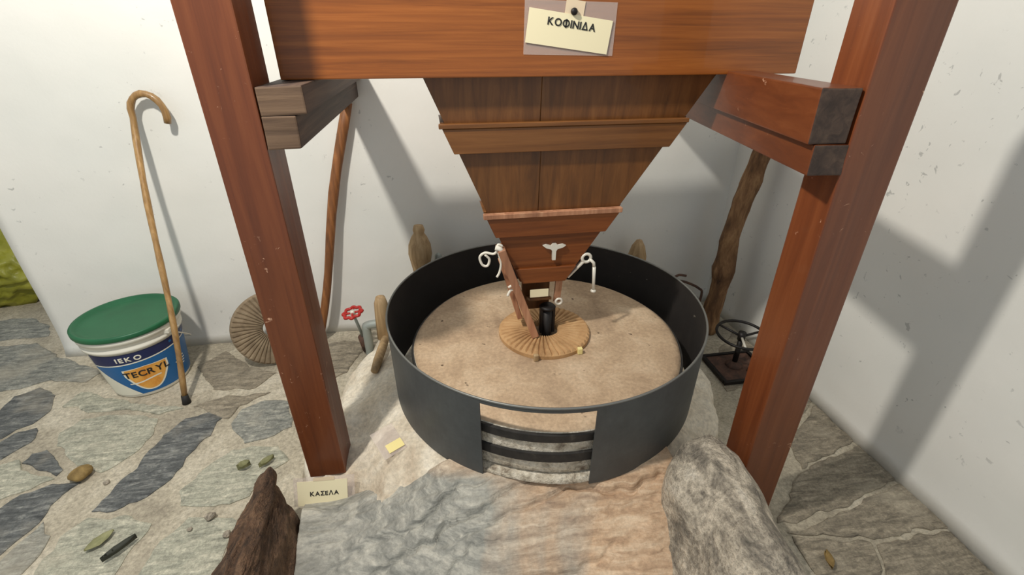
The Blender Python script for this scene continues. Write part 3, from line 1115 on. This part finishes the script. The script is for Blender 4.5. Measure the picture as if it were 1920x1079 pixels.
sp = thing('mill_spindle', (0.392, 1.525, 0.30), 'black iron spindle standing in the millstone eye', 'spindle')
tube_obj('shaft', [(0.392, 1.525, 0.30), (0.392, 1.525, 0.57)], 0.020, MT['black'], sp, 16)
for dx in (-0.024, 0.024):
    hexa_obj('fin', box_c(0.392 + dx - 0.006, 0.392 + dx + 0.006, 1.515, 1.537, 0.46, 0.578), MT['black'], sp, 0.002, 1)
bm = bmesh.new()
lathe(bm, (0.392, 1.525, 0.57), [(0.0, 0.0), (0.030, 0.0), (0.032, 0.006), (0.026, 0.012), (0.0, 0.012)], 20)
bm_obj('collar', bm, MT['black'], sp, True)

hk = thing('steel_hook', (0.52, 1.50, 0.62), 'bright steel bracket with a dangling pin at the right of the hopper throat', 'hook')
bar('arm', (0.462, 1.515, 0.705), (0.512, 1.495, 0.775), 0.020, 0.008, MT['steel'], hk, (0, 1, 0))
bm = bmesh.new()
closed_tube(bm, torus_pts((0.522, 1.492, 0.787), 0.016, 18, (1, 0, 0), (0, 0, 1)), 0.006, 6)
bm_obj('loop', bm, MT['steel'], hk, True)
tube_obj('link', [(0.535, 1.49, 0.782), (0.549, 1.487, 0.768), (0.552, 1.486, 0.748)], 0.006, MT['steel'], hk, 8)
tube_obj('pin', [(0.552, 1.486, 0.752), (0.555, 1.486, 0.70), (0.557, 1.486, 0.655)], [0.007, 0.006, 0.006], MT['steel'], hk, 8)
bm = bmesh.new()
lathe(bm, (0.557, 1.486, 0.645), [(0.0, 0.0), (0.010, 0.002), (0.011, 0.008), (0.006, 0.012), (0.0, 0.012)], 12)
bm_obj('pin_head', bm, MT['steel'], hk, True)

rp = thing('tied_cord', (0.17, 1.49, 0.78), 'white cord knotted and looped at the left of the hopper throat', 'cord')
pts = [(0.21, 1.47, 0.865), (0.195, 1.468, 0.872), (0.19, 1.466, 0.85), (0.178, 1.47, 0.838), (0.15, 1.475, 0.842), (0.132, 1.48, 0.825),
       (0.140, 1.48, 0.795), (0.158, 1.48, 0.790), (0.165, 1.478, 0.815), (0.15, 1.475, 0.835)]
tube_obj('loop', pts, 0.0045, MT['white_cloth'], rp, 8)
tube_obj('knot', [(0.185, 1.466, 0.862), (0.20, 1.462, 0.858), (0.206, 1.466, 0.845), (0.196, 1.47, 0.838)], 0.009, MT['white_cloth'], rp, 8)
tube_obj('tail', [(0.196, 1.47, 0.84), (0.205, 1.472, 0.80), (0.20, 1.475, 0.765), (0.19, 1.475, 0.745)], 0.0045, MT['white_cloth'], rp, 8)
pts = [(0.232, 1.475, 0.70), (0.25, 1.468, 0.712), (0.27, 1.47, 0.705), (0.262, 1.475, 0.69), (0.24, 1.478, 0.685), (0.228, 1.476, 0.664)]
tube_obj('tail', pts, 0.005, MT['white_cloth'], rp, 8)

# ================================================================ cards
def frame_at(o, ux, uz):
    ux, uz = Vector(ux).normalized(), Vector(uz)
    uz = (uz - ux * uz.dot(ux)).normalized()
    n = ux.cross(uz)
    M = Matrix.Identity(4)
    for i in range(3):
        M[i][0], M[i][1], M[i][2], M[i][3] = ux[i], uz[i], n[i], o[i]
    return M


def plate(name, M, w, h, t, mat, parent, z=0.0, dx=0.0, dy=0.0, bend=0.0):
    bm = bmesh.new()
    n = 8
    vs = {}
    for s in (0, 1):
        for i in range(n + 1):
            for j in (0, 1):
                x = (i / n - 0.5) * w
                y = (j - 0.5) * h
                vs[s, i, j] = bm.verts.new(M @ Vector((dx + x, dy + y, z + s * t + bend * (1 - (2 * i / n - 1) ** 2))))
    for i in range(n):
        bm.faces.new((vs[1, i, 0], vs[1, i + 1, 0], vs[1, i + 1, 1], vs[1, i, 1]))
        bm.faces.new((vs[0, i, 1], vs[0, i + 1, 1], vs[0, i + 1, 0], vs[0, i, 0]))
        for j in (0, 1):
            bm.faces.new((vs[0, i, j], vs[0, i + 1, j], vs[1, i + 1, j], vs[1, i, j]))
    for i in (0, n):
        bm.faces.new((vs[0, i, 0], vs[0, i, 1], vs[1, i, 1], vs[1, i, 0]))
    return bm_obj(name, bm, mat, parent)


k1 = thing('name_card', (0.38, 1.393, 1.45), 'cream card lettered in Greek pinned in a clear sleeve on the hopper box', 'card', 'lettered name cards')
a = math.radians(-7.5)
Mc = frame_at((0.386, 1.3935, 1.5105), (math.cos(a), 0, math.sin(a)), (-math.sin(a), 0, math.cos(a)))
Ms = frame_at((0.389, 1.3945, 1.5175), (1, 0, -0.02), (0.0, 0, 1))
plate('backing_tape', Mc, 0.052, 0.045, 0.0008, MT['tape'], k1, 0.0006, 0.006, 0.052)
plate('card', Mc, 0.232, 0.082, 0.0012, MT['card'], k1, 0.0015)
plate('clear_sleeve', Ms, 0.252, 0.128, 0.0006, MT['clear'], k1, 0.0006)
text_obj('lettering', 'KOΦINIΔA', 0.025, MT['ink'], k1, Mc @ Matrix.Translation((0.004, 0.018, 0.0032)), 0.0006, 1.2)
bm = bmesh.new()
lathe(bm, (0, 0, 0), [(0.0, 0.009), (0.006, 0.008), (0.009, 0.004), (0.009, 0.0), (0.0, 0.0)], 20)
bm.transform(Mc @ Matrix.Translation((0.004, 0.0475, 0.0035)))
bm_obj('push_pin', bm, MT['black'], k1, True)

k2 = thing('name_card', (-0.455, 1.17, 0.10), 'cream card lettered in Greek in a clear sleeve at the foot of the left post', 'card', 'lettered name cards')
a = math.radians(-3)
Mc = frame_at((-0.462, 1.195, 0.108), (math.cos(a), -0.02, math.sin(a)), (0, 0.36, 0.9))
plate('card', Mc, 0.165, 0.088, 0.0012, MT['card'], k2, 0.0012, -0.006, -0.006)
plate('clear_sleeve', Mc, 0.202, 0.104, 0.0006, MT['clear'], k2, 0.0004)
text_obj('lettering', 'KAΣEΛA', 0.0215, MT['ink'], k2, Mc @ Matrix.Translation((0.0, -0.008, 0.003)), 0.0005, 1.2)
plate('tape', Mc, 0.07, 0.012, 0.0008, MT['tape'], k2, 0.0026, 0.0, 0.044)

k3 = thing('paper_note', (-0.17, 1.36, 0.235), 'small yellow paper note in a clear sleeve lying beside the metal hoop', 'note')
Mc = frame_at((-0.215, 1.245, 0.228), (0.76, 0.42, 0.06), (-0.5, 0.86, 0.18))
plate('paper', Mc, 0.058, 0.036, 0.001, MT['note'], k3, 0.014, 0.0, -0.01)
plate('clear_sleeve', Mc, 0.085, 0.12, 0.0006, MT['clear'], k3, 0.012, -0.01, 0.02)

# ================================================================ bucket
BC = Vector((-1.46, 2.12, 0.0))
bk = thing('paint_bucket', BC, 'white plastic paint bucket with a green lid and blue label by the wall', 'bucket')
BZ, BR0, BR1 = 0.335, 0.158, 0.196


def br(z):
    return BR0 + (BR1 - BR0) * z / BZ


bm = bmesh.new()
lathe(bm, BC, [(0.0, 0.004), (BR0 - 0.012, 0.0), (BR0 - 0.003, 0.004), (BR0, 0.012), (br(0.27), 0.27), (br(0.272) + 0.007, 0.272), (br(0.285) + 0.007, 0.285),
               (br(0.286), 0.288), (br(0.31), 0.31), (br(0.315) + 0.008, 0.313), (br(0.335) + 0.008, 0.337), (BR1 - 0.01, 0.338), (0.0, 0.338)], 72)
bm_obj('body', bm, MT['bucket_white'], bk, True)
bm = bmesh.new()
lathe(bm, BC, [(BR1 - 0.02, 0.339), (BR1 + 0.012, 0.339), (BR1 + 0.014, 0.343), (BR1 + 0.014, 0.358), (BR1 + 0.010, 0.363), (BR1 - 0.002, 0.363),
               (BR1 - 0.010, 0.352), (BR1 - 0.03, 0.350), (0.0, 0.350)], 72)
bm_obj('lid', bm, MT['lid_green'], bk, True)


def cone_map(u, v, off):
    """u: arc length along the label (centre 0 = shield), v: height"""
    ph = math.radians(-64) + u / br(0.16)
    r = br(v) + off
    return Vector((BC.x + r * math.cos(ph), BC.y + r * math.sin(ph), v))


def cone_poly(name, u0, u1, vfun, off, mat, parent, n=40):
    bm = bmesh.new()
    A, B = [], []
    for i in range(n + 1):
        u = u0 + (u1 - u0) * i / n
        v0, v1 = vfun(u)
        A.append([bm.verts.new(cone_map(u, v0 + (v1 - v0) * s / 4, off)) for s in range(5)])
    for a, b in zip(A, A[1:]):
        for s in range(4):
            if (a[s].co - a[s + 1].co).length + (b[s].co - b[s + 1].co).length > 1e-6:
                bm.faces.new((a[s], b[s], b[s + 1], a[s + 1]))
    return bm_obj(name, bm, mat, parent, True)


lab = cone_poly('label_sheet', -0.19, 0.42, lambda u: (0.022, 0.262), 0.0006, MT['label_blue'], bk)
lab['label'] = 'blue printed label'
cone_poly('label_band', -0.19, 0.42, lambda u: (0.212 + 0.012 * math.sin(u * 5), 0.262), 0.0010, MT['label_navy'], lab)
cone_poly('label_stripe', -0.19, 0.42, lambda u: (0.205 + 0.012 * math.sin(u * 5), 0.211 + 0.012 * math.sin(u * 5)), 0.0011, MT['label_pale'], lab)
cone_poly('label_corner', -0.19, -0.045, lambda u: (0.022, 0.185 - (u + 0.19) * 1.1), 0.0011, MT['label_pale'], lab)


def shield(k):
    def f(u):
        t = min(1, abs(u - 0.012) / (0.088 * k))
        lo = 0.036 + 0.10 * t ** 2.4 + (1 - k) * 0.08
        return (min(lo, 0.166), 0.172 + 0.006 * (1 - t) - (1 - k) * 0.03)
    return f


cone_poly('label_shield_edge', 0.012 - 0.088, 0.012 + 0.088, shield(1.0), 0.0014, MT['label_pale'], lab)
cone_poly('label_shield', 0.012 - 0.080, 0.012 + 0.080, shield(0.909), 0.0018, MT['label_gold'], lab)


def cone_text(body, size, u, v, off, mat, slant=0.0):
    o = text_obj('lettering', body, size, mat, None, Matrix.Identity(4), 0.0011)
    for vt in o.data.vertices:
        x, y, z = vt.co
        q = cone_map(u + x, v + y + slant * x, off + max(0, z))
        vt.co = q - BC
    o.parent = lab
    return o


cone_text('TECRYL', 0.046, 0.012, 0.142, 0.0024, MT['ink'])
cone_text('I E K O', 0.034, -0.03, 0.232, 0.0016, MT['label_pale'])
for i, (tw, tv) in enumerate(((0.05, 0.128), (0.062, 0.112), (0.055, 0.098), (0.045, 0.084))):
    cone_poly('label_smallprint', 0.165 - tw / 2, 0.165 + tw / 2, lambda u: (tv, tv + 0.006), 0.0012, MT['label_pale'], lab, 8)
for k in range(4):
    cone_poly('label_droplet', 0.13 + 0.03 * k, 0.142 + 0.03 * k, lambda u: (0.236, 0.248), 0.0013, MT['label_blue'], lab, 6)
cone_poly('label_swash', -0.07, 0.06, lambda u: (0.094 + 0.008 * math.sin(u * 30), 0.101 + 0.008 * math.sin(u * 30)), 0.0021, MT['label_pale'], lab, 20)
# wire bail folded down on the wall side
pts = [BC + Vector((0.205 * math.cos(t), 0.205 * math.sin(t), 0.30 - 0.19 * math.sin((t - math.radians(-20)) / math.radians(200) * PI))) for t in
       [math.radians(-20 + 200 * k / 20) for k in range(21)]]
tube_obj('bail', pts, 0.003, MT['steel'], bk, 8)
for t in (-20, 180):
    hexa_obj('bail_lug', box_c(BC.x + 0.195 * math.cos(math.radians(t)) - 0.014, BC.x + 0.195 * math.cos(math.radians(t)) + 0.014,
                               BC.y + 0.195 * math.sin(math.radians(t)) - 0.014, BC.y + 0.195 * math.sin(math.radians(t)) + 0.014, 0.29, 0.312),
             MT['bucket_white'], bk, 0.004, 2)

# ================================================================ cane, stick, branch
cn = thing('walking_cane', (-1.215, 1.89, 0), 'hooked bamboo-brown walking cane leaning on the wall by the bucket', 'cane')
pts = []
p0, p1 = Vector((-1.215, 1.89, 0.03)), Vector((-1.250, 2.345, 1.19))
for k in range(15):
    t = k / 14
    p = p0.lerp(p1, t)
    p += Vector((0.008 * math.sin(t * 6.0), 0, 0.0))
    pts.append(p)
e = pts[-1]
for k in range(1, 13):
    a = PI - k / 12 * math.radians(205)
    pts.append(Vector((e.x + 0.066 + 0.066 * math.cos(a), e.y + 0.004 * k / 12, e.z + 0.085 * math.sin(a) + 0.012)))
tube_obj('shaft', pts, [0.012 + 0.003 * (i / len(pts)) + 0.0012 * math.sin(i * 2.1) for i in range(len(pts))], MT['cane'], cn, 12)
tube_obj('ferrule', [(-1.2148, 1.888, 0.0), (-1.215, 1.89, 0.02), (-1.2155, 1.894, 0.042)], [0.019, 0.016, 0.0145], MT['rubber'], cn, 14)

pts = []
for k in range(13):
    t = k / 12
    p = Vector((-0.705, 2.30, 0.0)).lerp(Vector((-0.372, 2.362, 1.235)), t)
    p.x += 0.010 * math.sin(t * 7)
    pts.append(p)
o = tube_obj('long_stick', pts, [0.021 + 0.004 * nz((i, 0, 0), 0.7, 2) + 0.004 * i / 13 for i in range(13)], MT['stick'], None, 12)
tag(o, 'long brown stick leaning on the wall behind the left post', 'stick')
origin_to(o, (-0.705, 2.30, 0))

pts, rad = [], []
for k in range(17):
    t = k / 16
    p = Vector((1.475, 2.06, 0.0)).lerp(Vector((1.575, 2.09, 1.22)), t)
    p += Vector((0.014 * math.sin(t * 9), 0.01 * math.sin(t * 5), 0))
    pts.append(p)
    rad.append(0.048 + 0.010 * nz((t * 9, 0, 0), 1, 5) + (0.018 if k == 5 else 0) - 0.006 * t)
bm = bmesh.new()
tube(bm, pts, rad, 16)
bmesh.ops.subdivide_edges(bm, edges=bm.edges[:], cuts=1, use_grid_fill=True)
for v in bm.verts:
    q = Vector((v.co.x, v.co.y, v.co.z * 0.35))
    v.co += Vector((fbm(q, 22, 3, 1), fbm(q, 22, 3, 6), 0)) * 0.010
    v.co.z = max(0.0, v.co.z)
o = bm_obj('rough_branch', bm, MT['branch'], None, True)
tag(o, 'rough bark-brown branch standing in the corner beside the metal hoop', 'branch')
origin_to(o, (1.475, 2.06, 0))

# ================================================================ things on and behind the bed
def lathe_thing(name, c, prof, mat, label, cat, seg=24, tilt=None, group=None):
    bm = bmesh.new()
    lathe(bm, (0, 0, 0), prof, seg, wob=0.05)
    if tilt:
        bm.transform(Euler(tilt).to_matrix().to_4x4())
    bm.transform(Matrix.Translation(c))
    o = bm_obj(name, bm, mat, None, True)
    tag(o, label, cat, group)
    return origin_to(o, c)


lathe_thing('turned_peg', (-0.115, 2.26, 0.172), [(0, 0), (0.04, 0), (0.046, 0.12), (0.040, 0.24), (0.050, 0.29), (0.060, 0.34), (0.056, 0.39), (0.040, 0.43),
                                               (0.026, 0.452), (0.030, 0.47), (0.024, 0.492), (0, 0.50)], MT['peg'],
            'pale bottle-shaped wooden peg standing behind the hoop at the left', 'peg', tilt=(0, 0.03, 0))
lathe_thing('wooden_stake', (1.075, 2.25, 0.13), [(0, 0), (0.05, 0), (0.052, 0.22), (0.050, 0.29), (0.036, 0.345), (0.016, 0.38), (0, 0.388)], MT['peg'],
            'pale pointed wooden stake standing behind the hoop at the right', 'stake', tilt=(0, 0.02, 0))
lathe_thing('small_stake', (-0.015, 2.30, 0.17), [(0, 0), (0.022, 0), (0.024, 0.25), (0.018, 0.31), (0, 0.325)], MT['valve_grey'],
            'small grey stake tip showing beside the bottle-shaped peg', 'stake')
lathe_thing('round_topped_post', (-0.318, 2.06, 0.15), [(0, 0), (0.032, 0), (0.034, 0.13), (0.032, 0.20), (0.022, 0.235), (0, 0.247)], MT['peg'],
            'short pale round-topped post beside the red valve wheel', 'post', tilt=(0, 0.05, 0))
o = tube_obj('wooden_lever', [(-0.323, 1.695, 0.222), (-0.314, 1.76, 0.226), (-0.302, 1.84, 0.230), (-0.290, 1.92, 0.234)], [0.016, 0.020, 0.021, 0.019],
             MT['peg'], None, 12)
tag(o, 'short brown wooden lever resting on the mortar bed at the left of the hoop', 'lever')
origin_to(o, (-0.323, 1.695, 0.222))

vl = thing('red_valve', (-0.42, 2.15, 0.0), 'red lobed valve handwheel on a thin grey stem by the wall', 'valve')
wc = Vector((-0.462, 2.13, 0.270))
ax = Vector((-0.16, -0.12, 1)).normalized()
u = ax.cross(Vector((0, 1, 0))).normalized()
v = ax.cross(u)
bm = bmesh.new()
n = 48
pts = [wc + (u * math.cos(2 * PI * k / n) + v * math.sin(2 * PI * k / n)) * (0.044 + 0.005 * math.cos(8 * 2 * PI * k / n)) for k in range(n)]
closed_tube(bm, pts, 0.008, 8)
wh = bm_obj('handwheel', bm, MT['red'], vl, True)
for k in range(4):
    a = PI / 2 * k
    d = u * math.cos(a) + v * math.sin(a)
    tube_obj('spoke', [wc, wc + d * 0.042], 0.006, MT['red'], wh, 8)
tube_obj('hub', [wc - ax * 0.012, wc + ax * 0.012], 0.012, MT['steel'], wh, 12)
tube_obj('stem', [wc, wc - ax * 0.165], 0.0075, MT['valve_grey'], vl, 10)
tube_obj('valve_body', [wc - ax * 0.25, wc - ax * 0.16], [0.03, 0.026], MT['rust'], vl, 14)
tube_obj('pipe', [(-0.405, 2.11, 0.0), (-0.405, 2.11, 0.17), (-0.395, 2.11, 0.20), (-0.33, 2.10, 0.212)], 0.022, MT['valve_grey'], vl, 14)

# black floor valve with a large handwheel
hw = thing('floor_valve', (1.415, 1.69, 0), 'black iron handwheel on a stem above a floor box behind the right post', 'valve')
wc = Vector((1.432, 1.715, 0.205))
bm = bmesh.new()
closed_tube(bm, torus_pts(wc, 0.118, 48, (1, 0, 0), (0, 0.998, 0.05)), 0.007, 8)
wh = bm_obj('handwheel', bm, MT['black'], hw, True)
for k in range(3):
    a = math.radians(-115 + 120 * k)
    d = Vector((math.cos(a), math.sin(a) * 0.998, math.sin(a) * 0.05))
    tube_obj('spoke', [wc + Vector((0, 0, -0.012)), wc + d * 0.06 + Vector((0, 0, -0.006)), wc + d * 0.117], 0.006, MT['steel'] if k == 0 else MT['black'], wh, 8)
tube_obj('hub', [wc + Vector((0, 0, -0.03)), wc + Vector((0, 0, 0.012))], 0.018, MT['black'], wh, 14)
tube_obj('stem', [(1.43, 1.713, 0.03), wc + Vector((0, 0, -0.02))], 0.013, MT['black'], hw, 12)
tube_obj('gland', [(1.43, 1.713, 0.012), (1.43, 1.713, 0.03), (1.43, 1.713, 0.045)], [0.045, 0.04, 0.022], MT['rust'], hw, 18)
hexa_obj('floor_plate', box_c(1.325, 1.555, 1.60, 1.80, 0.013, 0.020), MT['rust'], hw, 0.002, 1)
for c in (box_c(1.305, 1.575, 1.585, 1.600, 0.006, 0.028), box_c(1.305, 1.575, 1.800, 1.815, 0.006, 0.028),
          box_c(1.305, 1.323, 1.601, 1.799, 0.006, 0.028), box_c(1.557, 1.575, 1.601, 1.799, 0.006, 0.028)):
    hexa_obj('plate_frame', c, MT['black'], hw, 0.002, 1)
tube_obj('grip_rod', [(1.47, 1.66, 0.02), (1.475, 1.655, 0.05), (1.51, 1.64, 0.055), (1.515, 1.638, 0.02)], 0.005, MT['rust'], hw, 8)

wr = thing('bent_rod', (1.36, 2.12, 0.0), 'thin rusted bent rod beside the branch behind the hoop', 'rod')
tube_obj('rod', [(1.40, 2.10, 0.0), (1.44, 2.12, 0.20), (1.42, 2.13, 0.245), (1.34, 2.14, 0.285), (1.285, 2.14, 0.300), (1.268, 2.14, 0.318), (1.29, 2.14, 0.333),
                 (1.335, 2.14, 0.325)], 0.007, MT['rust'], wr, 8)

# ================================================================ yellow bag beyond the opening
def build_bag():
    bm = bmesh.new()
    bmesh.ops.create_icosphere(bm, subdivisions=5, radius=1.0)
    for v in bm.verts:
        p = v.co.copy()
        q = Vector((p.x * 0.40, p.y * 0.24, (p.z * 0.5 + 0.5) * 0.50))
        r = abs(fbm(p, 1.6, 4, 4.0))
        q += p * (0.10 * fbm(p, 1.3, 3, 1.0) - 0.07 * r)
        if q.z < 0.02:
            q.z = 0.0
        v.co = q + Vector((-2.72, 3.12, 0))
    o = bm_obj('plastic_bag', bm, MT['bag'], None, True)
    lo = min(v.co.z for v in o.data.vertices)
    o.data.transform(Matrix.Translation((0, 0, -lo)))
    tag(o, 'crumpled yellow-green plastic bag on the floor beyond the wall end', 'bag')
    origin_to(o, (-2.72, 3.12, 0))


build_bag()

# ================================================================ litter on the floor
def leaf(name, c, L, W, rz, mat, label, curl=0.35, z0=0.010, n=10, cat='leaf', group=None):
    bm = bmesh.new()
    top, bot = [], []
    for i in range(n + 1):
        t = i / n
        w = W * (math.sin(PI * min(1, t * 0.96 + 0.02)) ** 0.8) * (1 + 0.2 * nz((t * 6, rz, 0), 1, 3))
        rt, rb = [], []
        for j in range(-2, 3):
            s = j / 2
            p = Vector(((t - 0.5) * L, s * w / 2, curl * W * s * s + 0.12 * L * (t - 0.5) ** 2 + 0.004))
            rt.append(bm.verts.new(p + Vector((0, 0, 0.0012))))
            rb.append(bm.verts.new(p))
        top.append(rt)
        bot.append(rb)
    for i in range(n):
        for j in range(4):
            bm.faces.new((top[i][j], top[i + 1][j], top[i + 1][j + 1], top[i][j + 1]))
            bm.faces.new((bot[i][j + 1], bot[i + 1][j + 1], bot[i + 1][j], bot[i][j]))
        for j in (0, 4):
            bm.faces.new((top[i][j], bot[i][j], bot[i + 1][j], top[i + 1][j]))
    for i in (0, n):
        for j in range(4):
            bm.faces.new((top[i][j], top[i][j + 1], bot[i][j + 1], bot[i][j]))
    bm.transform(Matrix.Translation((c[0], c[1], z0)) @ Matrix.Rotation(rz, 4, 'Z'))
    o = bm_obj(name, bm, mat, None, True)
    tag(o, label, cat, group)
    return origin_to(o, (c[0], c[1], z0))


def pebble(c, r, mat, label, cat='pebble', name='pebble', sq=0.6, z0=0.0):
    bm = bmesh.new()
    bmesh.ops.create_icosphere(bm, subdivisions=3, radius=r)
    for v in bm.verts:
        v.co *= 1 + 0.35 * nz(v.co, 0.9 / r, c[0] * 10)
        v.co.z *= sq
    lo = min(v.co.z for v in bm.verts)
    bm.transform(Matrix.Translation((c[0], c[1], z0 - lo)))
    o = bm_obj(name, bm, mat, None, True)
    tag(o, label, cat)
    return origin_to(o, (c[0], c[1], z0))


pebble((-1.425, 1.50), 0.036, MT['leaf_brown'], 'rounded brown dry husk on the mortar between dark flagstones', 'husk', 'dry_husk', 0.7)
leaf('green_leaf', (-1.195, 1.19), 0.085, 0.04, 0.9, MT['leaf_green'], 'flat dull green leaf on the floor at the lower left', 0.15)
leaf('dark_leaf', (-1.11, 1.145), 0.10, 0.022, 0.85, mat_plain('dark_leaf', srgb(52, 54, 44), 0.7), 'narrow dark folded leaf on the floor beside the flat green leaf', 0.9)
leaf('green_leaf', (-0.82, 1.435), 0.046, 0.03, 0.5, MT['leaf_green'], 'small crumpled green leaf by the tip of the brown stone', 0.8)
leaf('green_leaf', (-0.74, 1.445), 0.062, 0.026, 0.8, MT['leaf_green'], 'small curled green leaf nearest the left post', 0.7)
leaf('dry_twig', (1.15, 0.735), 0.06, 0.026, 1.2, MT['leaf_brown'], 'orange-brown dry leaf on the floor right of the boulder', 0.5, cat='leaf')
pebble((-1.32, 1.455), 0.010, MT['rock_grey'], 'small grey pebble beside the brown husk', z0=0.0)
pebble((-0.87, 1.228), 0.017, MT['rock_grey'], 'larger grey pebble on the floor left of the brown stone', z0=0.005)
pebble((-0.79, 1.15), 0.013, MT['rock_grey'], 'small grey pebble lying closest to the brown stone', z0=0.005)
pebble((-0.92, 1.19), 0.008, MT['rock_grey'], 'tiny grey pebble left of the larger pebbles', z0=0.008)
